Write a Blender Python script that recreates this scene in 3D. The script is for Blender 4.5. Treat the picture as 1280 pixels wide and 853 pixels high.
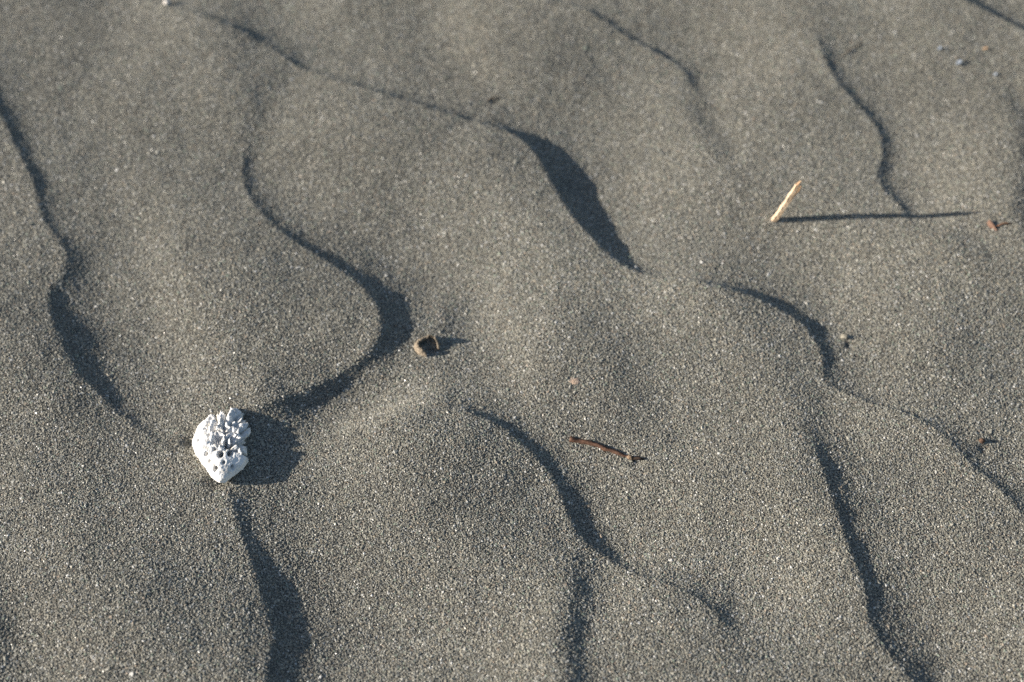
import bpy, bmesh, math, random
import numpy as np
from mathutils import Vector, Matrix, noise

for o in list(bpy.data.objects):
    bpy.data.objects.remove(o)
S = bpy.context.scene
COL = S.collection
R = math.radians
rng = np.random.default_rng(11)
random.seed(4)

# ------------------------------------------------------------------ camera
PW, PH = 1280.0, 853.0
PITCH = R(52)                      # below the horizon
HALF = R(18)                       # half of the horizontal field of view
DIST = 0.225 / math.tan(HALF)      # 0.45 m across the middle of the picture
cam_pos = np.array([0.0, -DIST * math.cos(PITCH), DIST * math.sin(PITCH)])
cd = bpy.data.cameras.new('camera')
cam = bpy.data.objects.new('camera', cd)
COL.objects.link(cam)
cam.location = cam_pos
cam.rotation_euler = (math.pi / 2 - PITCH, 0, 0)
cd.sensor_width = 36
cd.lens = 18 / math.tan(HALF)
cd.clip_start = 0.01
cd.clip_end = 500
cd.dof.use_dof = True
cd.dof.focus_distance = 0.64
cd.dof.aperture_fstop = 5.6
cd.dof.aperture_blades = 6
S.camera = cam

FWD = np.array([0, math.cos(PITCH), -math.sin(PITCH)])
UP = np.array([0, math.sin(PITCH), math.cos(PITCH)])
RIGHT = np.array([1.0, 0, 0])

def at(px, py, z=0.0):
    """the point at height z that the photograph shows at pixel px, py (1280 x 853)"""
    k = math.tan(HALF) / (PW / 2)
    d = FWD + RIGHT * ((px - PW / 2) * k) + UP * ((PH / 2 - py) * k)
    t = (z - cam_pos[2]) / d[2]
    return cam_pos + d * t

def mmpx(px, py):
    return np.linalg.norm(at(px + 1, py) - at(px, py))

# ------------------------------------------------------------------ light
SUN_EL = R(17)
SUN_TO = R(4.0)                    # the light travels to +x, turned this much to +y
sd = bpy.data.lights.new('sun', 'SUN')
sun = bpy.data.objects.new('sun', sd)
COL.objects.link(sun)
sd.energy = 4.8
sd.angle = R(0.6)
sd.color = (1.0, 0.915, 0.80)
trav = Vector((math.cos(SUN_EL) * math.cos(SUN_TO), math.cos(SUN_EL) * math.sin(SUN_TO), -math.sin(SUN_EL)))
sun.rotation_euler = trav.to_track_quat('-Z', 'Y').to_euler()
sun.location = (-1, 0, 1)
W = bpy.data.worlds.new('World')
S.world = W
W.use_nodes = True
nt = W.node_tree
sky = nt.nodes.new('ShaderNodeTexSky')
sky.sky_type = 'NISHITA'
sky.sun_disc = False
sky.sun_elevation = SUN_EL
# direction to the sun is -trav ; Nishita rotation 0 = +Y, turning clockwise
to = -trav
sky.sun_rotation = math.atan2(to.x, to.y)
bg = nt.nodes['Background']
nt.links.new(sky.outputs[0], bg.inputs[0])
bg.inputs[1].default_value = 0.062
S.view_settings.view_transform = 'Standard'
S.view_settings.look = 'None'
S.view_settings.exposure = 1.1
S.view_settings.gamma = 1
S.view_settings.use_curve_mapping = False
S.cycles.use_denoising = False
S.cycles.max_bounces = 4
S.cycles.diffuse_bounces = 3
S.cycles.sample_clamp_indirect = 3

# ------------------------------------------------------------------ sand relief
# crest lines of the ripples as the photograph shows them: pixel x, y, width of the shade in pixels
CREST = [
 [(-90,20,6),(-45,80,10),(0,143,16),(20,183,26),(42,228,27),(52,268,22),(73,300,15),(84,322,10),(77,346,9),(62,370,12),(66,400,12),(79,430,10),(92,457,9),(120,488,10),(160,522,9),(198,550,6),(230,572,2)],
 [(310,172,4),(304,192,9),(303,212,12),(310,240,13),(330,268,13),(355,292,13),(385,312,12),(420,332,14),(450,354,20),(470,378,30),(478,402,37),(474,424,42),(455,447,38),(425,466,28),(390,484,18),(355,499,11),(325,511,7),(300,521,3)],
 [(120,-40,3),(165,-12,5),(205,3,6),(240,17,6),(290,37,6),(325,53,6),(347,67,7),(370,82,8),(400,95,8),(440,109,7),(480,121,7),(530,136,6),(580,151,7),(625,163,10),(652,174,22),(672,194,36),(690,225,56),(710,258,62),(735,290,54),(757,314,38),(785,335,24),(815,348,20),(860,357,17),(900,365,15),(940,374,12),(975,387,11),(1003,403,16),(1020,423,22),(1030,443,20),(1028,458,12),(1036,477,9),(1070,494,9),(1110,509,10),(1150,524,11),(1190,553,14),(1220,582,16),(1250,608,17),(1280,640,18),(1320,690,16),(1370,760,14),(1400,830,12)],
 [(545,512,2),(565,514,5),(590,519,8),(620,532,9),(650,553,16),(678,578,28),(697,606,38),(712,640,38),(722,662,30),(745,682,18),(775,703,13),(805,720,8),(835,729,6),(862,741,7),(888,760,10),(908,780,10),(930,803,4)],
 [(268,592,6),(284,612,8),(291,632,10),(300,660,14),(311,692,20),(322,727,30),(335,766,30),(342,797,32),(335,828,33),(333,855,34),(325,900,40),(335,960,30),(360,1020,20)],
 [(1018,540,3),(1024,577,9),(1040,627,13),(1060,687,16),(1077,727,17),(1085,770,19),(1105,807,17),(1145,851,15),(1190,905,14),(1220,960,12)],
 [(1016,38,4),(1025,60,9),(1040,90,10),(1065,119,11),(1088,143,14),(1102,168,19),(1104,193,14),(1097,215,9),(1105,236,9),(1124,257,11),(1136,278,8),(1155,290,3)],
 [(640,-10,3),(680,3,5),(710,11,6),(740,21,7),(780,44,9),(815,61,9),(842,73,14),(858,86,14),(864,98,10),(868,110,4)],
 [(1120,-50,5),(1165,-20,7),(1210,5,8),(1245,20,9),(1285,38,10),(1340,60,10),(1400,100,8)],
 # beyond the frame
 [(-420,200,20),(-380,320,24),(-395,430,28),(-330,560,24),(-260,660,20),(-240,800,24),(-200,950,20)],
 [(1480,150,18),(1500,260,24),(1560,380,24),(1570,520,26),(1640,640,20),(1680,800,16)],
 [(-300,-150,10),(-200,-90,12),(-80,-110,10),(60,-160,8),(200,-170,10),(420,-120,12),(560,-90,6)],
 [(700,-200,10),(860,-150,12),(980,-130,12),(1180,-170,8),(1330,-150,12),(1500,-60,12)],
 [(640,960,10),(690,1010,24),(720,1080,30),(800,1150,18),(880,1180,10)],
 [(20,960,16),(60,1020,24),(50,1100,28),(110,1180,20)],
]
SOFT = [
 [(322,95,2),(322,120,9),(318,150,9),(310,180,6),(306,200,3)],
 [(862,95,5),(872,125,11),(884,158,12),(900,190,8),(915,215,3)],
 [(590,350,3),(582,360,14),(570,385,18),(560,412,10),(556,430,2)],
 [(1150,285,4),(1185,300,4),(1225,318,3),(1260,330,2)],
 [(1265,95,3),(1280,140,10),(1292,190,9),(1282,250,8),(1284,300,10),(1310,350,8)],
 [(-40,700,8),(-12,760,20),(2,820,16),(0,880,14)],
 [(738,680,8),(731,705,20),(727,740,20),(720,780,22),(719,820,26),(725,870,26),(730,930,14)],
 [(1012,480,5),(1014,505,11),(1018,540,12),(1026,590,5)],
 [(1170,250,2),(1240,330,3),(1270,420,3),(1300,520,2)],
 [(1075,690,2),(1120,760,8),(1180,850,8),(1230,900,4)],
 [(70,110,3),(105,200,5),(160,300,3),(175,400,4),(190,460,4),(230,520,2)],
 [(690,360,2),(760,430,4),(800,520,4),(880,600,3)],
 # rises that face the light
 [(560,330,-1),(610,380,-6),(645,430,-9),(660,480,-8),(680,530,-3)],
 [(800,290,-2),(822,325,-9),(850,360,-9),(880,400,-3)],
 [(375,535,0.5),(415,525,2.2),(460,516,2.7),(510,509,2),(550,503,1)],
 [(165,200,-2),(185,280,-6),(215,380,-8),(240,450,-7),(250,500,-3)],
 [(285,455,-2),(300,490,-8),(330,515,-9)],
 [(955,560,-2),(960,640,-4),(1000,740,-6),(1020,820,-5)],
 [(560,-30,-2),(590,60,-5),(640,120,-5)],
]
GRID = 0.00125
X0, X1, Y0, Y1 = -0.47, 0.47, -0.32, 0.44
nx = int(round((X1 - X0) / GRID)) + 1
ny = int(round((Y1 - Y0) / GRID)) + 1
gx = X0 + GRID * np.arange(nx)
gy = Y0 + GRID * np.arange(ny)
GX, GY = np.meshgrid(gx, gy)

def resample(line, step=0.006):
    P = np.array([[*at(a, b)[:2], w * mmpx(a, b)] for a, b, w in line])
    # Catmull-Rom through the points
    Q = []
    for i in range(len(P) - 1):
        p0 = P[max(i - 1, 0)]; p1 = P[i]; p2 = P[i + 1]; p3 = P[min(i + 2, len(P) - 1)]
        n = max(1, int(np.linalg.norm(p2[:2] - p1[:2]) / step))
        for k in range(n):
            t = k / n
            Q.append(0.5 * ((2 * p1) + (-p0 + p2) * t + (2 * p0 - 5 * p1 + 4 * p2 - p3) * t * t + (-p0 + 3 * p1 - 3 * p2 + p3) * t ** 3))
    Q.append(P[-1])
    Q = np.array(Q)
    al = np.r_[0, np.cumsum(np.linalg.norm(np.diff(Q[:, :2], axis=0), axis=1))]
    e = np.clip(np.minimum(al, al[-1] - al) / 0.009, 0, 1)
    Q[:, 2] *= e * e * (3 - 2 * e)
    return Q

def potential(lines, gain, shift, offset=0.0, wide=0.0, least=0.0):
    """height with a step down across every line (to the lee side), smooth elsewhere"""
    H = np.zeros_like(GX)
    for line in lines:
        Q = resample(line)
        P = Q[:, :2].copy()
        T = np.gradient(P, axis=0)
        T /= np.linalg.norm(T, axis=1)[:, None] + 1e-12
        # where a crest runs along the light its shade is no longer than the slip face itself
        obl = np.clip(1.0 - np.abs(T[:, 1]) / 0.75, 0, 1)
        A = Q[:, 2] * gain * (1 + 8.5 * obl) * (np.clip(np.abs(Q[:, 2]) / 0.020, 0.55, 1.0) if shift else 1.0 + 1.6 * obl) + least * np.clip(Q[:, 2] / 0.002, 0, 1)
        # lines run downwards in the picture (-y): the lee side is to the +x side of that direction
        N = np.stack([-T[:, 1], T[:, 0]], 1)
        if shift:
            P = P + N * (A * shift + offset + wide * Q[:, 2])[:, None]
        a0 = np.arctan2(GY - P[0, 1], GX - P[0, 0])
        for i in range(len(P) - 1):
            a1 = np.arctan2(GY - P[i + 1, 1], GX - P[i + 1, 0])
            d = a1 - a0
            d = np.where(d > np.pi, d - 2 * np.pi, np.where(d < -np.pi, d + 2 * np.pi, d))
            H -= 0.5 * (A[i] + A[i + 1]) * d / (2 * np.pi)
            a0 = a1
    return H

def blur(H, sigma):
    n0, n1 = H.shape
    pad = int(min(2.5 * sigma / GRID, min(n0, n1) - 2)) + 1
    Hp = np.pad(H, pad, mode='reflect')
    fy = np.fft.fftfreq(Hp.shape[0], GRID)[:, None]
    fx = np.fft.rfftfreq(Hp.shape[1], GRID)[None, :]
    G = np.exp(-2 * (np.pi * sigma) ** 2 * (fx ** 2 + fy ** 2))
    return np.fft.irfft2(np.fft.rfft2(Hp) * G, s=Hp.shape)[pad:-pad, pad:-pad]

GAIN = 0.105
H = potential(CREST, GAIN, 0.75)
H = 1.15 * (H - 0.9 * blur(H, 0.060))
# below each slip face the sand runs out gently and then climbs again
def runout(lines, s0):
    out = np.zeros_like(GX); near = np.full(GX.shape, 9.0)
    rad = 0.10; m = int(rad / GRID)
    for line in lines:
        Q = resample(line, 0.004)
        P = Q[:, :2]; wv = Q[:, 2]
        T = np.gradient(P, axis=0); T /= np.linalg.norm(T, axis=1)[:, None] + 1e-12
        ob = np.clip(1.0 - np.abs(T[:, 1]) / 0.75, 0, 1); ob = np.convolve(np.pad(ob, 4, mode='edge'), np.ones(9) / 9, 'valid')
        best = np.full(GX.shape, 9.0); ow = np.zeros_like(GX); sd = np.zeros_like(GX); bw = np.zeros_like(GX)
        for i in range(len(P)):
            ci = int((P[i, 0] - X0) / GRID); cj = int((P[i, 1] - Y0) / GRID)
            a0, a1, b0, b1 = max(0, ci - m), min(nx, ci + m), max(0, cj - m), min(ny, cj + m)
            if a0 >= a1 or b0 >= b1: continue
            gxs = GX[b0:b1, a0:a1] - P[i, 0]; gys = GY[b0:b1, a0:a1] - P[i, 1]
            d2 = gxs ** 2 + gys ** 2
            k = d2 < best[b0:b1, a0:a1]
            best[b0:b1, a0:a1][k] = d2[k]
            sd[b0:b1, a0:a1][k] = (gxs * -T[i, 1] + gys * T[i, 0])[k]
            bw[b0:b1, a0:a1][k] = wv[i]; ow[b0:b1, a0:a1][k] = ob[i]
        near = np.where(bw > 0.0008, np.minimum(near, best), near)
        d = np.where(best < rad ** 2, np.clip(sd, 0, None), 0)
        Ln = 0.0155 + 0.40 * bw
        k = np.clip(bw / 0.0050, 0, 1); k = k * k * (3 - 2 * k)
        out -= s0 * (1 + 0.7 * ow) * (0.35 + 0.65 * k) * np.clip(bw / 0.0012, 0, 1) * Ln * (d / Ln) * np.exp(-d / Ln)
    k = np.clip((np.sqrt(near) - 0.003) / 0.012, 0, 1)
    return (out * 0.5 + 0.5 * blur(out, 0.0015)) * (1 - k) + blur(out, 0.007) * k
H = H + runout(CREST, 0.40)
Hs = potential(SOFT, 0.85, 0)
Hs = blur(Hs, 0.0055)
H = H + Hs - 0.9 * blur(Hs, 0.035)
# slow undulation of the whole beach
und = np.zeros_like(H)
for k in range(14):
    th = rng.uniform(0, 2 * np.pi); lam = rng.uniform(0.05, 0.22)
    und += lam * 0.0042 * np.sin(2 * np.pi * (GX * np.cos(th) + GY * np.sin(th)) / lam + rng.uniform(0, 6.28))
H += und

H += 0.6 * (blur(H, 0.014) - blur(H, 0.080))
# sand slides until nothing is steeper than the angle of repose
REP = math.tan(R(35))
for it in range(170):
    D = np.zeros_like(H)
    for (dy, dx) in ((0, 1), (1, 0), (1, 1), (1, -1)):
        L = GRID * math.hypot(dx, dy)
        if dx >= 0:
            a = H[:ny - dy, :nx - dx]; b = H[dy:, dx:]
            da = D[:ny - dy, :nx - dx]; db = D[dy:, dx:]
        else:
            a = H[:ny - dy, 1:]; b = H[dy:, :nx - 1]
            da = D[:ny - dy, 1:]; db = D[dy:, :nx - 1]
        e = a - b
        m = np.clip(np.abs(e) - REP * L, 0, None) * np.sign(e) * 0.16
        da -= m; db += m
    H += D
# soft toe, crisp crest
H = np.maximum(H, blur(H, 0.0024))
H = blur(H, 0.0005)

def dimple(px, py, r, depth, rx=1.0):
    global H
    c = at(px, py)
    H -= depth * np.exp(-(((GX - c[0]) / (r * rx)) ** 2 + ((GY - c[1]) / r) ** 2))
dimple(237, 548, 0.0035, 0.0030)
dimple(272, 604, 0.0038, 0.0020, 1.6)
dimple(305, 527, 0.0030, 0.0018)
dimple(1064, 424, 0.0022, 0.0012)
dimple(1231, 556, 0.0022, 0.0010)
dimple(617, 123, 0.0020, 0.0010)
dimple(796, 573, 0.0025, 0.0012)
dimple(539, 430, 0.0026, 0.0026)
dimple(556, 431, 0.0035, 0.0010)
dimple(390, 580, 0.011, -0.0006)
dimple(250, 600, 0.006, -0.0010)
dimple(965, 275, 0.0030, -0.0008)
dimple(972, 271, 0.0012, 0.0006)
# many small irregularities: a hint of lumps a few millimetres wide
for s_, a_ in ((0.0022, 0.00007), (0.006, 0.00016)):
    n_ = blur(rng.standard_normal(H.shape), s_)
    H += n_ / n_.std() * a_

def hgt(x, y):
    x = np.asarray(x, float); y = np.asarray(y, float)
    fx = np.clip((x - X0) / GRID, 0, nx - 1.001); fy = np.clip((y - Y0) / GRID, 0, ny - 1.001)
    i = fx.astype(int); j = fy.astype(int); u = fx - i; v = fy - j
    return (H[j, i] * (1 - u) * (1 - v) + H[j, i + 1] * u * (1 - v) + H[j + 1, i] * (1 - u) * v + H[j + 1, i + 1] * u * v)

def ground(px, py, up=0.0):
    """the point on the relief seen at a pixel"""
    p = at(px, py)
    for _ in range(6):
        p = at(px, py, float(hgt(p[0], p[1])) + up)
    return Vector(p)

# ------------------------------------------------------------------ materials
def mat(name, base, rough=0.8, spec=0.3, noise_scale=None, c2=None, bump=0.0, bump_scale=None, stretch=None, trans=0.0, coat=0.0):
    m = bpy.data.materials.new(name)
    m.use_nodes = True
    t = m.node_tree; b = t.nodes['Principled BSDF']
    b.inputs['Base Color'].default_value = (*base, 1)
    b.inputs['Roughness'].default_value = rough
    b.inputs['Specular IOR Level'].default_value = spec
    b.inputs['Coat Weight'].default_value = coat
    if trans: b.inputs['Transmission Weight'].default_value = trans
    tc = t.nodes.new('ShaderNodeTexCoord'); mp = t.nodes.new('ShaderNodeMapping')
    t.links.new(tc.outputs['Object'], mp.inputs[0])
    if stretch: mp.inputs['Scale'].default_value = stretch
    if c2:
        n = t.nodes.new('ShaderNodeTexNoise'); n.inputs['Scale'].default_value = noise_scale
        n.inputs['Detail'].default_value = 6
        t.links.new(mp.outputs[0], n.inputs[0])
        r = t.nodes.new('ShaderNodeValToRGB')
        r.color_ramp.elements[0].position = 0.35; r.color_ramp.elements[1].position = 0.65
        r.color_ramp.elements[0].color = (*base, 1); r.color_ramp.elements[1].color = (*c2, 1)
        t.links.new(n.outputs['Fac'], r.inputs[0]); t.links.new(r.outputs[0], b.inputs['Base Color'])
    if bump:
        n = t.nodes.new('ShaderNodeTexNoise'); n.inputs['Scale'].default_value = bump_scale
        n.inputs['Detail'].default_value = 4
        t.links.new(mp.outputs[0], n.inputs[0])
        bp = t.nodes.new('ShaderNodeBump'); bp.inputs['Strength'].default_value = 0.8
        bp.inputs['Distance'].default_value = bump
        t.links.new(n.outputs['Fac'], bp.inputs['Height']); t.links.new(bp.outputs[0], b.inputs['Normal'])
    return m

# the loose sand between and beyond the modelled grains
def sand_sheet_mat():
    m = bpy.data.materials.new('sand_bed'); m.use_nodes = True
    t = m.node_tree; b = t.nodes['Principled BSDF']
    b.inputs['Roughness'].default_value = 0.9; b.inputs['Specular IOR Level'].default_value = 0.2
    tc = t.nodes.new('ShaderNodeTexCoord')
    v = t.nodes.new('ShaderNodeTexVoronoi'); v.inputs['Scale'].default_value = 1100
    t.links.new(tc.outputs['Object'], v.inputs['Vector'])
    sp = t.nodes.new('ShaderNodeSeparateColor'); t.links.new(v.outputs['Color'], sp.inputs[0])
    r = t.nodes.new('ShaderNodeValToRGB')
    r.color_ramp.elements[0].color = (0.07, 0.067, 0.06, 1); r.color_ramp.elements[1].color = (0.26, 0.25, 0.22, 1)
    t.links.new(sp.outputs[0], r.inputs[0]); t.links.new(r.outputs[0], b.inputs['Base Color'])
    bp = t.nodes.new('ShaderNodeBump'); bp.invert = True; bp.inputs['Strength'].default_value = 0.7; bp.inputs['Distance'].default_value = 0.0004
    t.links.new(v.outputs['Distance'], bp.inputs['Height']); t.links.new(bp.outputs[0], b.inputs['Normal'])
    return m

def grain_mat():
    m = bpy.data.materials.new('sand_grain'); m.use_nodes = True
    t = m.node_tree; b = t.nodes['Principled BSDF']
    a = t.nodes.new('ShaderNodeAttribute'); a.attribute_name = 'grain'
    r = t.nodes.new('ShaderNodeValToRGB'); cr = r.color_ramp; cr.interpolation = 'CONSTANT'
    stops = [(0, (.13, .125, .108)), (.10, (.178, .168, .140)), (.28, (.226, .215, .178)), (.46, (.262, .250, .205)), (.60, (.250, .250, .228)),
             (.72, (.305, .292, .244)), (.86, (.365, .354, .31)), (.915, (.29, .255, .195)), (.94, (.22, .25, .20)), (.962, (.30, .245, .19)), (.978, (.55, .54, .51)), (.9985, (.30, .18, .13))]
    while len(cr.elements) < len(stops): cr.elements.new(0.5)
    for e, (p, c) in zip(cr.elements, stops):
        e.position = p; e.color = (*c, 1)
    t.links.new(a.outputs['Fac'], r.inputs[0]); t.links.new(r.outputs[0], b.inputs['Base Color'])
    # a few glassy grains
    w = t.nodes.new('ShaderNodeMath'); w.operation = 'MULTIPLY'; w.inputs[1].default_value = 37.13
    f = t.nodes.new('ShaderNodeMath'); f.operation = 'FRACT'
    mr = t.nodes.new('ShaderNodeMapRange'); mr.inputs[1].default_value = 0; mr.inputs[2].default_value = 0.45
    mr.inputs[3].default_value = 0.30; mr.inputs[4].default_value = 0.62
    t.links.new(a.outputs['Fac'], w.inputs[0]); t.links.new(w.outputs[0], f.inputs[0]); t.links.new(f.outputs[0], mr.inputs[0])
    t.links.new(mr.outputs[0], b.inputs['Roughness'])
    b.inputs['Specular IOR Level'].default_value = 0.5
    return m

# ------------------------------------------------------------------ sand mesh
def outer(lo, hi, g, far):
    """grid coordinates, fine inside lo..hi and ever coarser outside"""
    mid = np.arange(lo, hi + g * 0.5, g)
    s = g; a = [hi]; b = [lo]
    x = hi
    while x < far:
        s *= 1.22; x += s; a.append(x)
    s = g; x = lo
    while x > -far:
        s *= 1.22; x -= s; b.append(x)
    return np.array(b[:0:-1] + list(mid) + a[1:])

ax = outer(X0 + GRID, X1 - GRID, GRID, 60.0)
ay = outer(Y0 + GRID, Y1 - GRID, GRID, 60.0)
AX, AY = np.meshgrid(ax, ay)
inside = np.exp(-np.maximum(0, np.maximum(np.maximum(X0 - AX, AX - X1), np.maximum(Y0 - AY, AY - Y1))) / 0.06)
AZ = hgt(AX, AY) * inside - 0.00022
V = np.stack([AX, AY, AZ], -1).reshape(-1, 3)
n1, n2 = len(ay), len(ax)
idx = np.arange(n1 * n2).reshape(n1, n2)
Q = np.stack([idx[:-1, :-1], idx[:-1, 1:], idx[1:, 1:], idx[1:, :-1]], -1).reshape(-1, 4)

# grains: angular eight-faced solids on a jittered hexagonal layout, thinner outside the picture
D = 0.00078
rows = []
for j, y in enumerate(np.arange(Y0 + 0.01, Y1 - 0.01, D * 0.80)):
    # part of the ground the picture covers in this row, plus a margin
    t = (y - cam_pos[1]) * math.cos(PITCH) + cam_pos[2] * math.sin(PITCH)
    half = t * math.tan(HALF) + 0.02
    step = D * 0.86
    x = np.arange(X0 + 0.01, X1 - 0.01, step) + (j % 2) * step * .5
    x = x + rng.normal(0, D * 0.22, len(x))
    p = np.where(np.abs(x) < half, 1.0, np.clip(1 - (np.abs(x) - half) / 0.05, 0.0, 1))
    yy = at(640, 853 + 30)[1]; yt = at(640, -30)[1]
    p *= np.clip(1 - max(0, yy - y, y - yt) / 0.04, 0.0, 1)
    k = rng.random(len(x)) < p
    rows.append(np.stack([x[k], y + rng.normal(0, D * 0.22, k.sum())], 1))
G = np.concatenate(rows)
NG = len(G)
print('grains', NG)
size = D * 0.5 * np.exp(rng.normal(0.12, 0.22, NG))
big = rng.random(NG) < 0.006
size[big] *= 1.5
cz = hgt(G[:, 0], G[:, 1]) + rng.normal(0.00002, 0.000055, NG)
oct_ = np.array([[1, 0, 0], [0, 1, 0], [-1, 0, 0], [0, -1, 0], [0, 0, 1], [0, 0, -1]], float)
tri = np.array([[0, 1, 4], [1, 2, 4], [2, 3, 4], [3, 0, 4], [1, 0, 5], [2, 1, 5], [3, 2, 5], [0, 3, 5]])
q = rng.standard_normal((NG, 4)); q /= np.linalg.norm(q, axis=1)[:, None]
w_, x_, y_, z_ = q.T
RM = np.stack([np.stack([1 - 2 * (y_**2 + z_**2), 2 * (x_*y_ - z_*w_), 2 * (x_*z_ + y_*w_)], -1),
               np.stack([2 * (x_*y_ + z_*w_), 1 - 2 * (x_**2 + z_**2), 2 * (y_*z_ - x_*w_)], -1),
               np.stack([2 * (x_*z_ - y_*w_), 2 * (y_*z_ + x_*w_), 1 - 2 * (x_**2 + y_**2)], -1)], 1)
ext = rng.uniform(0.75, 1.3, (NG, 3)) * size[:, None]
L = oct_[None] * ext[:, None, :] + rng.normal(0, 0.14, (NG, 6, 3)) * size[:, None, None]
L = np.einsum('nij,nkj->nki', RM, L)
L[..., 2] *= 0.5
GV = L + np.stack([G[:, 0], G[:, 1], cz], -1)[:, None, :]
GT = (tri[None] + (np.arange(NG) * 6)[:, None, None] + len(V)).reshape(-1, 3)
allV = np.concatenate([V, GV.reshape(-1, 3)]).astype(np.float32)
loops = np.concatenate([Q.ravel(), GT.ravel()]).astype(np.int32)
starts = np.concatenate([np.arange(len(Q)) * 4, len(Q) * 4 + np.arange(len(GT)) * 3]).astype(np.int32)
me = bpy.data.meshes.new('sand')
me.vertices.add(len(allV)); me.vertices.foreach_set('co', allV.ravel())
me.loops.add(len(loops)); me.loops.foreach_set('vertex_index', loops)
me.polygons.add(len(starts)); me.polygons.foreach_set('loop_start', starts)
mi = np.zeros(len(starts), np.int32); mi[len(Q):] = 1
me.polygons.foreach_set('material_index', mi)
sm = np.zeros(len(starts), bool); sm[:len(Q)] = True
me.update(calc_edges=False)
me.polygons.foreach_set('use_smooth', sm)
at_ = me.attributes.new('grain', 'FLOAT', 'POINT')
gv = np.zeros(len(allV), np.float32); # grain tone drifts at random; placed patches paint sunlit, silvery lanes into it
pf = blur(rng.standard_normal(H.shape), 0.013); pf = pf / pf.std() * 0.16
for a_, b_, r_, k_ in ((640, 430, 0.045, .24), (830, 350, 0.03, .40), (480, 510, 0.03, .36), (600, 330, .03, .12), (300, 500, 0.018, .3), (60, 60, .06, -.2), (1230, 180, .05, -.25), (60, 780, .05, -.2), (1200, 330, .04, -.15)):  # painted tone: paler on the lit lanes and ridge, darker at the sides
    c_ = at(a_, b_)
    pf += k_ * np.exp(-(((GX - c_[0]) / r_) ** 2 + ((GY - c_[1]) / r_) ** 2))
Hkeep = H; H = pf; pg = hgt(G[:, 0], G[:, 1]); H = Hkeep
gv[len(V):] = np.repeat(rng.random(NG) ** np.exp(-pg), 6)
at_.data.foreach_set('value', gv)
me.materials.append(sand_sheet_mat()); me.materials.append(grain_mat())
me.validate()
sand = bpy.data.objects.new('sand', me)
COL.objects.link(sand)
sand['kind'] = 'structure'
del L, GV, GT, allV, loops, RM

# ------------------------------------------------------------------ helpers for things
def link(name, verts, faces, m, parent=None, smooth=True, loc=None):
    me = bpy.data.meshes.new(name)
    me.from_pydata([tuple(map(float, v)) for v in verts], [], [tuple(map(int, f)) for f in faces])
    me.materials.append(m)
    for p in me.polygons: p.use_smooth = smooth
    me.update()
    o = bpy.data.objects.new(name, me); COL.objects.link(o)
    if loc is not None: o.location = loc
    if parent: o.parent = parent
    return o
def tag(o, label, cat, group=None):
    o['label'] = label; o['category'] = cat
    if group: o['group'] = group
    return o
def empty(name, loc):
    o = bpy.data.objects.new(name, None); COL.objects.link(o); o.location = loc
    o.empty_display_size = 0.005
    return o
def ico(sub):
    bm = bmesh.new(); bmesh.ops.create_icosphere(bm, subdivisions=sub, radius=1)
    v = np.array([x.co[:] for x in bm.verts]); f = np.array([[a.index for a in p.verts] for p in bm.faces]); bm.free()
    return v, f
def tube(path, radii, seg=10, rough=0.0, seed=0, squash=1.0, corner=0.0):
    """lofted tube through path points; irregular cross-section"""
    r_ = np.random.default_rng(seed)
    path = [Vector(p) for p in path]
    prof = 1 + r_.uniform(-corner, corner, seg)
    vs = []; fs = []
    for i, p in enumerate(path):
        d = (path[min(i + 1, len(path) - 1)] - path[max(i - 1, 0)]).normalized()
        ref = Vector((0, 0, 1)) if abs(d.z) < 0.8 else Vector((0, 1, 0))
        a = d.cross(ref).normalized(); b = a.cross(d).normalized()
        for k in range(seg):
            t = 2 * math.pi * k / seg
            rr = radii[i] * prof[k] * (1 + r_.normal(0, rough))
            vs.append(p + a * math.cos(t) * rr + b * math.sin(t) * rr * squash)
    for i in range(len(path) - 1):
        for k in range(seg):
            k2 = (k + 1) % seg
            fs.append((i * seg + k, i * seg + k2, (i + 1) * seg + k2, (i + 1) * seg + k))
    fs.append(tuple(range(seg))[::-1]); fs.append(tuple((len(path) - 1) * seg + k for k in range(seg)))
    return vs, fs
def lump(r, seed, rough=0.15, sub=3, scale=(1, 1, 1), freq=1.5):
    v, f = ico(sub)
    off = Vector((seed * 3.1, seed * 1.7, seed))
    k = np.array([1 + rough * (noise.noise(Vector(p) * freq + off) * 2 + noise.noise(Vector(p) * freq * 2.7 + off)) for p in v])
    return v * k[:, None] * r * np.array(scale), f

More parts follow.
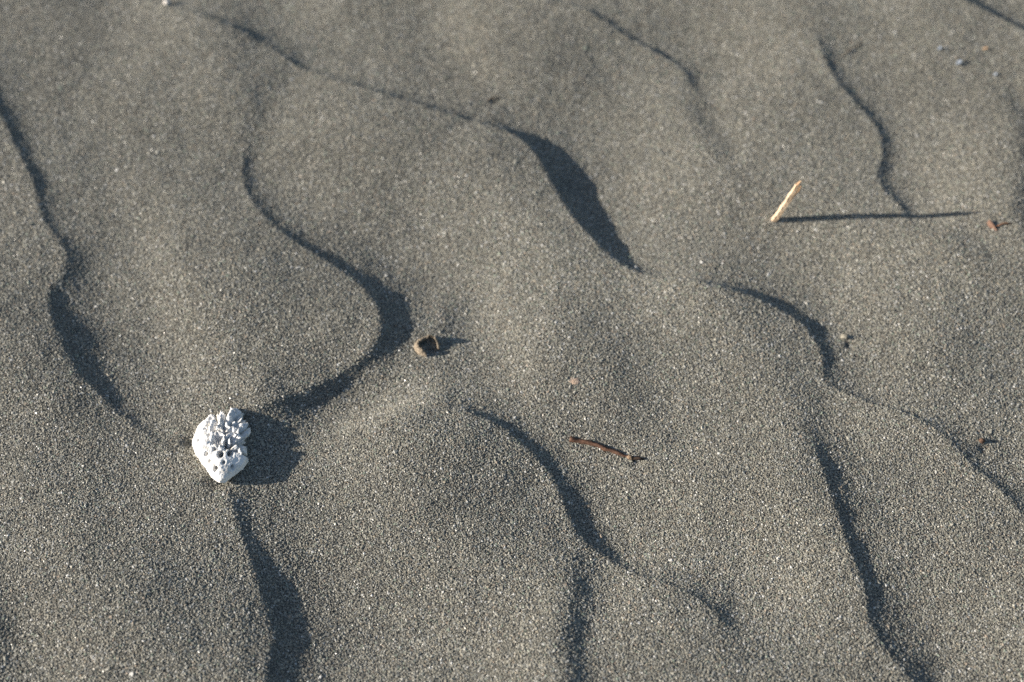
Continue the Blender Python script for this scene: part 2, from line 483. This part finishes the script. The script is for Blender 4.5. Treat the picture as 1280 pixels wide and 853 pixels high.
# ------------------------------------------------------------------ the white porous rock
def rock():
    outline = [(240,553),(242,541),(246,529),(254,521),(264,517),(274,516),(281,513),(287,513),(293,517),(299,520),(303,528),(309,533),(308,543),(304,550),(306,558),(302,566),(309,567),(313,574),(308,586),(301,594),(292,600),(283,603),(275,599),(266,592),(259,583),(253,572),(246,563)]
    cx, cy = 277.0, 557.0
    th = np.array([math.atan2(cy - b, a - cx) for a, b in outline]); rad = np.array([math.hypot(a - cx, b - cy) for a, b in outline])
    o_ = np.argsort(th); th = th[o_]; rad = rad[o_]
    s = mmpx(cx, cy)
    v, f = ico(7)
    a, b, c = v.T
    # frame of the stone: u right, v along the ground's far direction as seen, w towards the viewer
    ang = np.arctan2(b, a)
    rr = np.interp(ang, np.r_[th - 2 * np.pi, th, th + 2 * np.pi], np.r_[rad, rad, rad]) * s * 1.0
    ab = np.hypot(a, b)
    fi = np.linspace(-np.pi, np.pi, 361)[:-1]
    fr = np.interp(fi, np.r_[th - 2 * np.pi, th, th + 2 * np.pi], np.r_[rad, rad, rad]) * s
    kern = np.exp(-0.5 * (np.arange(-15, 16) / 2.8) ** 2); kern /= kern.sum()
    fr = np.convolve(np.r_[fr[-15:], fr, fr[:15]], kern, 'valid')
    rr = np.interp(ang, np.r_[fi, np.pi], np.r_[fr, fr[0]])
    U = np.cos(ang) * rr * ab ** 0.75; Vv = np.sin(ang) * rr * ab ** 0.75
    Wt = np.sign(c) * np.abs(c) ** 0.62 * 0.0040
    # the lit left flank rises steeply, the top is nearly level and falls to the lower right
    Wt = Wt * np.where(c > 0, 1.0, 0.8)
    P = np.stack([U, Vv, Wt], 1)
    r2 = np.random.default_rng(5)
    px = cx + U / s; py = cy - Vv / s      # where on the photograph
    # normals, roughly
    Wt = P[:, 2]
    Nn = P / np.array([0.013, 0.015, 0.008]) ** 2; Nn /= np.linalg.norm(Nn, axis=1)[:, None]
    # ragged holes and ridges over the upper right of the stone
    def nz(f_, o_):
        off = Vector(o_)
        return np.array([noise.noise(Vector(p) * f_ + off) for p in P])
    w1, w2, w3 = nz(300, (3, 5, 9)), nz(300, (13, 2, 4)), nz(300, (7, 17, 1))
    Pw = P + np.stack([w1, w2, w3], 1) * 0.0011
    n1_ = np.array([noise.noise(Vector(p) * 500 + Vector((1, 8, 3))) for p in Pw])
    n2_ = np.array([noise.noise(Vector(p) * 1050 + Vector((4, 2, 6))) for p in Pw])
    ss = lambda lo, hi, x: (lambda t: t * t * (3 - 2 * t))(np.clip((x - lo) / (hi - lo), 0, 1))
    mask = ss(258, 270, px + (548 - py) * 0.30) * ss(-2, 9, 570 - py + (px - 280) * 0.2) * ss(-0.45, -0.1, c)
    dep = mask * (0.0037 * ss(0.02, 0.15, n1_) + 0.0016 * ss(0.05, 0.22, n2_) - 0.0010 * ss(0.05, 0.3, -n1_) - 0.0002)
    # single round holes in the smooth lower part
    for hx, hy, hr, hd in ((281, 576, 4.2, .0035), (293, 574, 4.5, .0035), (277, 593, 3.2, .0025), (298, 591, 2.8, .002), (263, 574, 2.6, .0018), (286, 586, 2.6, .0016),
                           (251, 556, 1.8, .0009), (256, 541, 1.9, .001), (266, 530, 2.4, .0015), (268, 583, 1.7, .001), (302, 561, 5.5, .0040), (272, 569, 2.4, .0016), (259, 533, 1.5, .001), (252, 531, 1.3, .0008)):
        q = np.hypot(px - hx, (py - hy) * 0.9) / hr
        dep = dep + np.where(c > 0, 1.5 * hd * np.clip(1 - q ** 3, 0, 1), 0)
    dep = np.minimum(dep, 0.0058)
    fine = np.array([noise.noise(Vector(p) * 700) + 0.6 * noise.noise(Vector(p) * 1500) for p in P]) * 0.00022
    coarse = np.array([noise.noise(Vector(p) * 120 + Vector((3, 1, 2))) for p in P]) * 0.0011
    P = P - Nn * (dep - fine - coarse)[:, None]
    # stand it in the world
    e1 = RIGHT; e3 = np.array([-0.04, math.sin(R(7)), math.cos(R(7))]); e3 /= np.linalg.norm(e3)
    e1 = e1 - e3 * (e1 @ e3); e1 /= np.linalg.norm(e1)
    e2 = np.cross(e3, e1)
    Wd = P[:, :1] * e1 + P[:, 1:2] * e2 * 1.24 + P[:, 2:3] * e3
    c0 = np.array(ground(cx, cy + 1, 0.0010))
    base = np.array(ground(cx, cy))
    m = mat('rock_white', (0.80, 0.79, 0.77), 0.85, 0.2, 330, (0.58, 0.54, 0.47), 0.00025, 1800)
    for n in m.node_tree.nodes:
        if n.type == 'VALTORGB': n.color_ramp.elements[0].position = 0.50; n.color_ramp.elements[1].position = 0.74
    o = link('porous_rock', Wd + (c0 - base), f, m, loc=base)
    tag(o, 'white porous coral-like rock with knobbly pitted top, lying on the grey sand', 'rock')
rock()

# ------------------------------------------------------------------ upright wooden stick
def stick():
    base = ground(967, 275)
    bz = base.z
    tip = Vector(at(997, 231, bz + 0.0285))
    root = empty('wood_stick', base)
    b = base - base; t_ = tip - base
    low = b - t_.normalized() * 0.006
    m = mat('split_wood', (0.52, 0.36, 0.23), 0.75, 0.3, 1.0, (0.78, 0.63, 0.47), 0.00025, 1.0, None)
    # fibres run along the stick
    q = t_.to_track_quat('Z', 'Y').inverted().to_euler()
    for n in m.node_tree.nodes:
        if n.type == 'MAPPING': n.inputs['Scale'].default_value = (1, 1, 1)
    N = 26
    path = []; rad = []
    side = Vector((0.6, -0.2, -0.5)).normalized()
    for i in range(N):
        u = i / (N - 1)
        p = low.lerp(t_, u) + side * 0.0005 * math.sin(u * 3.1) + Vector((0.00012 * math.sin(u * 23), 0, 0))
        path.append(p)
        rad.append(0.00158 * (0.86 + 0.16 * math.sin(0.4 + u * 3.3)) * (1 if u < 0.97 else 0.8))
    vs, fs = tube(path, rad, seg=9, rough=0.045, seed=3, corner=0.30)
    # ragged end
    for k in range(9):
        vs[(N - 1) * 9 + k] = vs[(N - 1) * 9 + k] + t_.normalized() * (random.uniform(-0.0010, 0.0009))
    o = link('shaft', vs, fs, m, root, smooth=False)
    axis = t_.normalized()
    # streak texture laid along the stick axis: the stick stands nearly upright, so z is stretched
    for n in m.node_tree.nodes:
        if n.type == 'MAPPING':
            n.inputs['Scale'].default_value = (2000, 2000, 70)
            n.inputs['Rotation'].default_value = q
    m2 = mat('darker_wood', (0.20, 0.11, 0.06), 0.8, 0.3, 1500, (0.50, 0.35, 0.22))
    off = Vector((0.00125, -0.0006, 0))
    vs, fs = tube([t_.lerp(Vector((0, 0, 0)), 0.42 - 0.42 * k / 7) + off * (1.0 + 0.35 * k / 7) for k in range(8)], [0.0002, 0.0004, 0.0005, 0.0006, 0.00055, 0.0006, 0.0005, 0.0003], seg=6, rough=0.12, seed=8)
    s = link('splinter', vs, fs, m2, root, smooth=False)
    s['label'] = 'thin orange-brown splinter split off the upper side'
    vs, fs = tube([t_ - axis * 0.0006 + Vector((0.0002, 0, 0)), t_ + axis * 0.0010 + Vector((0.0003, 0, 0)), t_ + axis * 0.0026 + Vector((0.0007, 0.0002, 0))], [0.0009, 0.0006, 0.00015], seg=6, rough=0.2, seed=9)
    e = link('frayed_tip', vs, fs, m2, root, smooth=False)
    e['label'] = 'dark frayed broken end'
    tag(root, 'pale tan split stick standing upright in the sand, casting a long thin shadow', 'stick')
stick()

# ------------------------------------------------------------------ reddish twig lying on the sand
def twig():
    pts = [(712, 549), (722, 551.5), (735, 553.5), (748, 557), (757, 561.5), (768, 564.5), (780, 570), (786, 571)]
    g = [ground(a, b, 0.0004 + 0.0003 * math.sin(a * 0.11)) for a, b in pts]
    o0 = ground(750, 560)
    root = empty('brown_twig', o0)
    m = mat('twig_bark', (0.055, 0.028, 0.019), 0.75, 0.3, 900, (0.125, 0.066, 0.042), 0.0002, 1500)
    P = []; r = []
    for i in range(len(g) - 1):
        for k in range(4):
            P.append(g[i].lerp(g[i + 1], k / 4) - o0); r.append(0.00120 + 0.00012 * math.sin(len(P) * 0.9) - 0.000018 * len(P))
    P.append(g[-1] - o0); r.append(0.0006)
    vs, fs = tube(P, r, seg=10, rough=0.09, seed=2, corner=0.2)
    link('bark', vs, fs, m, root)
    v, f = lump(0.0011, 6, 0.25, 3, (1, .9, .9))
    n = link('knot', v + np.array(ground(787, 572, 0.0007) - o0), f, mat('twig_end', (0.15, 0.10, 0.065), 0.8, 0.3, 900, (0.25, 0.18, 0.12)), root)
    n['label'] = 'paler swollen knot at the right end'
    k = [ground(787, 572, 0.0006) - o0, ground(793, 573, 0.0010) - o0, ground(799, 573, 0.0016) - o0, ground(805, 574, 0.0008) - o0]
    vs, fs = tube(k, [0.0009, 0.0008, 0.0007, 0.0003], seg=7, rough=0.15, seed=5)
    e = link('broken_end', vs, fs, mat('twig_dark', (0.035, 0.025, 0.02), 0.9, 0.2, 800, (0.06, 0.04, 0.03)), root)
    e['label'] = 'blackish broken end'
    tag(root, 'short reddish-brown twig lying flat with a pale knot at its right end', 'twig')
twig()

# ------------------------------------------------------------------ hollow shell fragment crusted with sand
def shell():
    # a curled wall open to the lower right, standing in the sand round a hollow
    pts = [(549, 430), (548, 424), (543, 418), (537, 416), (530, 418), (523, 422), (519, 428), (522, 434), (528, 438), (534, 441)]
    tops = [.0014, .0026, .0032, .0026, .0019, .0024, .0026, .0025, .0022, .0010]
    base = ground(533, 429)
    r_ = np.random.default_rng(4)
    P = []; T = []
    for i in range(len(pts) - 1):
        for k in range(6):
            t = k / 6
            a = np.array(pts[i]) * (1 - t) + np.array(pts[i + 1]) * t
            P.append(at(*a)); T.append(tops[i] * (1 - t) + tops[i + 1] * t)
    c = np.array(at(536, 429))
    vs = []; F = []
    m_ = 5
    for i, (p, h) in enumerate(zip(P, T)):
        d = p - c; d[2] = 0; d /= np.linalg.norm(d) + 1e-9
        z0 = float(hgt(p[0], p[1])) - 0.0012
        hh = h * (1 + r_.uniform(-.30, .25)) + 0.0012
        d = d * (1.0 + (0.9 if 20 < i < 50 else 0.0) * r_.uniform(0.4, 1.2))
        ring = []
        for k in range(m_ + 1):      # outer side going up, leaning inwards
            u = k / m_
            ring.append(p + d * (0.0007 - 0.0009 * u * u + r_.normal(0, .00008)) + np.array([0, 0, z0 + hh * u]))
        for k in range(m_, -1, -1):
            u = k / m_
            ring.append(p + d * (-0.0003 - 0.0007 * u * u + r_.normal(0, .00005)) + np.array([0, 0, z0 + hh * u * .97]))
        vs += [q - np.array(base) for q in ring]
    n = 2 * (m_ + 1)
    for i in range(len(P) - 1):
        for k in range(n):
            k2 = (k + 1) % n
            F.append((i * n + k, i * n + k2, (i + 1) * n + k2, (i + 1) * n + k))
    F.append(tuple(range(n))[::-1]); F.append(tuple((len(P) - 1) * n + k for k in range(n)))
    m = mat('sandy_shell', (0.13, 0.11, 0.085), 0.9, 0.2, 1500, (0.33, 0.27, 0.20), 0.0005, 2000)
    o = link('shell_fragment', vs, F, m, loc=base)
    tag(o, 'small tan curled shell fragment half buried and crusted with sand, dark hollow inside', 'shell')
shell()

# ------------------------------------------------------------------ small finds
def pebble(px, py, r, seed, m, name, label, cat, scale=(1, 1, .8), lift=0.25, group=None, rough=0.18, smooth=True, sub=3, freq=1.5):
    v, f = lump(r, seed, rough, sub, scale, freq)
    b = ground(px, py)
    o = link(name, v + np.array([0, 0, r * lift]), f, m, loc=b, smooth=smooth)
    return tag(o, label, cat, group)

pebble(209, 5, 0.0017, 1, mat('bead_white', (0.62, 0.58, 0.54), 0.35, 0.5, 500, (0.70, 0.66, 0.62)), 'shell_bead', 'tiny round glossy white shell at the upper left end of the long crest', 'shell', (1, 1, .9), 0.6, rough=0.05)
pebble(1227, 552, 0.0012, 7, mat('pebble_brown', (0.07, 0.038, 0.026), 0.85, 0.3, 1200, (0.12, 0.075, 0.05)), 'brown_pebble', 'tiny dark brown pebble just above the lower right crest', 'pebble', lift=0.45)
pebble(1056, 422, 0.0015, 9, mat('clump_grey', (0.16, 0.15, 0.12), 0.9, 0.2, 1500, (0.30, 0.28, 0.23), 0.0003, 2600), 'sand_clump', 'small pale crumb of caked sand beside the right hand crest bend', 'sand clump', (1.1, .8, .9), 0.35, rough=0.35)
pebble(719, 476, 0.0026, 12, mat('pebble_peach', (0.33, 0.24, 0.18), 0.85, 0.25, 1200, (0.42, 0.33, 0.26), 0.0003, 2400), 'peach_pebble', 'flat peach-pink pebble almost buried above the brown twig', 'pebble', (1.0, .75, .22), -0.06)

def flake(px, py, ln, wd, yaw, tilt, m, name, label, cat, thick=0.00018, curl=0.25, group=None, roll=0.0, lift=0.3):
    n1_, n2_ = 9, 7
    vs = []
    for s in (1, -1):
        for i in range(n1_):
            u = i / (n1_ - 1) * 2 - 1
            for j in range(n2_):
                w = j / (n2_ - 1) * 2 - 1
                k = math.sqrt(max(0.0, 1 - abs(u) ** 2.4)) * (1 + 0.12 * math.sin(5 * u + ln * 9e3)) + 0.06
                vs.append(Vector((u * ln, w * wd * k, curl * ln * (u * u * .5 + w * w * .4) + s * thick)))
    F = []
    n = n1_ * n2_
    for i in range(n1_ - 1):
        for j in range(n2_ - 1):
            a = i * n2_ + j
            F.append((a, a + n2_, a + n2_ + 1, a + 1)); F.append((a + n, a + n + 1, a + n + n2_ + 1, a + n + n2_))
    rim = [j for j in range(n2_)] + [i * n2_ + n2_ - 1 for i in range(1, n1_)] + [(n1_ - 1) * n2_ + j for j in range(n2_ - 2, -1, -1)] + [i * n2_ for i in range(n1_ - 2, 0, -1)]
    for k in range(len(rim)):
        a, b = rim[k], rim[(k + 1) % len(rim)]
        F.append((a, b, b + n, a + n))
    M = Matrix.Rotation(yaw, 3, 'Z') @ Matrix.Rotation(tilt, 3, 'Y') @ Matrix.Rotation(roll, 3, 'X')
    b = ground(px, py)
    o = link(name, [M @ p for p in vs], F, m, loc=b + Vector((0, 0, ln * lift + 0.0002)))
    return tag(o, label, cat, group)

nacre = mat('nacre', (0.34, 0.39, 0.45), 0.22, 0.7, 600, (0.44, 0.49, 0.56), coat=0.4)
flake(1174, 62, 0.0016, 0.0006, R(38), R(-6), nacre, 'shell_flake', 'small pale blue glinting shell flake, the upper of two near the top right', 'shell flake')
flake(1198, 80, 0.0020, 0.0008, R(36), R(-6), nacre, 'shell_flake', 'pale blue glinting shell flake, the lower and larger of two near the top right', 'shell flake')
flake(1231, 62, 0.0012, 0.0006, R(10), R(-20), mat('flake_orange', (0.32, 0.19, 0.10), 0.4, 0.5, 600, (0.45, 0.32, 0.2)), 'orange_flake', 'tiny orange flake right of the blue shell flakes', 'flake')
flake(1244, 94, 0.0010, 0.0005, R(20), R(-16), nacre, 'quartz_chip', 'tiny clear glinting chip below the orange flake', 'chip')

def husk():
    b = ground(1240, 281)
    root = empty('dry_husk', b)
    m = mat('husk_red', (0.08, 0.035, 0.024), 0.75, 0.3, 1500, (0.18, 0.11, 0.075))
    # folded leaf-like scale: two flaps meeting along a ridge
    vs = []; F = []
    n = 9
    A = np.array(ground(1236, 275, 0.0016) - b); B = np.array(ground(1246, 288, 0.0004) - b)
    for i in range(n):
        u = i / (n - 1); w = math.sin(math.pi * (0.1 + 0.85 * u))
        c = A * (1 - u) + B * u
        vs += [c + np.array([-0.0016 * w, -0.0002, -0.0012]), c + np.array([0, 0, 0.0006 * w]), c + np.array([0.0010 * w, 0.0004, -0.0010]),
               c + np.array([0.0006 * w, 0.0002, -0.0010]), c + np.array([0, 0, 0.0002 * w]), c + np.array([-0.0013 * w, -0.0002, -0.0013])]
    for i in range(n - 1):
        for k in range(6):
            k2 = (k + 1) % 6
            F.append((i * 6 + k, i * 6 + k2, (i + 1) * 6 + k2, (i + 1) * 6 + k))
    F.append(tuple(range(6))[::-1]); F.append(tuple((n - 1) * 6 + k for k in range(6)))
    link('scale', vs, F, m, root, smooth=False)
    st = [ground(1246, 283, 0.0006) - b, ground(1252, 280, 0.0008) - b, ground(1258, 279, 0.0007) - b, ground(1264, 280, 0.0004) - b]
    v2, f2 = tube(st, [0.00030, 0.00034, 0.00050, 0.0002], seg=6, rough=0.1, seed=4)
    link('stem', v2, f2, mat('husk_stem', (0.22, 0.12, 0.07), 0.7, 0.3, 900, (0.14, 0.07, 0.04)), root)
    tag(root, 'tiny reddish-brown dry husk with a short stem at the right edge', 'husk')
husk()

def bit(pts, radii, m, name, label, cat, seed):
    g = [ground(a, b, h) for a, b, h in pts]; b = g[0].copy()
    v, f = tube([p - b for p in g], radii, seg=7, rough=0.12, seed=seed)
    tag(link(name, v, f, m, loc=b), label, cat)
dark = mat('dark_wood', (0.040, 0.028, 0.018), 0.85, 0.2, 900, (0.08, 0.05, 0.03))
bit([(609, 126, .0003), (612, 124, .0010), (617, 123, .0011), (623, 122, .0009), (628, 123, .0002)], [.0003, .0004, .0004, .0003, .0002], dark, 'dark_twig_chip', 'tiny blackish wood chip on the smooth sand above the long crest', 'wood chip', 1)
bit([(1053, 70, .0002), (1057, 68, .0006), (1062, 63, .0006), (1068, 60, .0007), (1073, 57, .0006), (1077, 54, .0002)], [.00015, .0002, .00022, .00025, .0002, .00015], mat('rootlet', (0.13, 0.10, 0.07), 0.85, 0.2, 900, (0.19, 0.15, 0.11)), 'thin_rootlet', 'thin crooked brown rootlet beside the upper right crest', 'rootlet', 2)
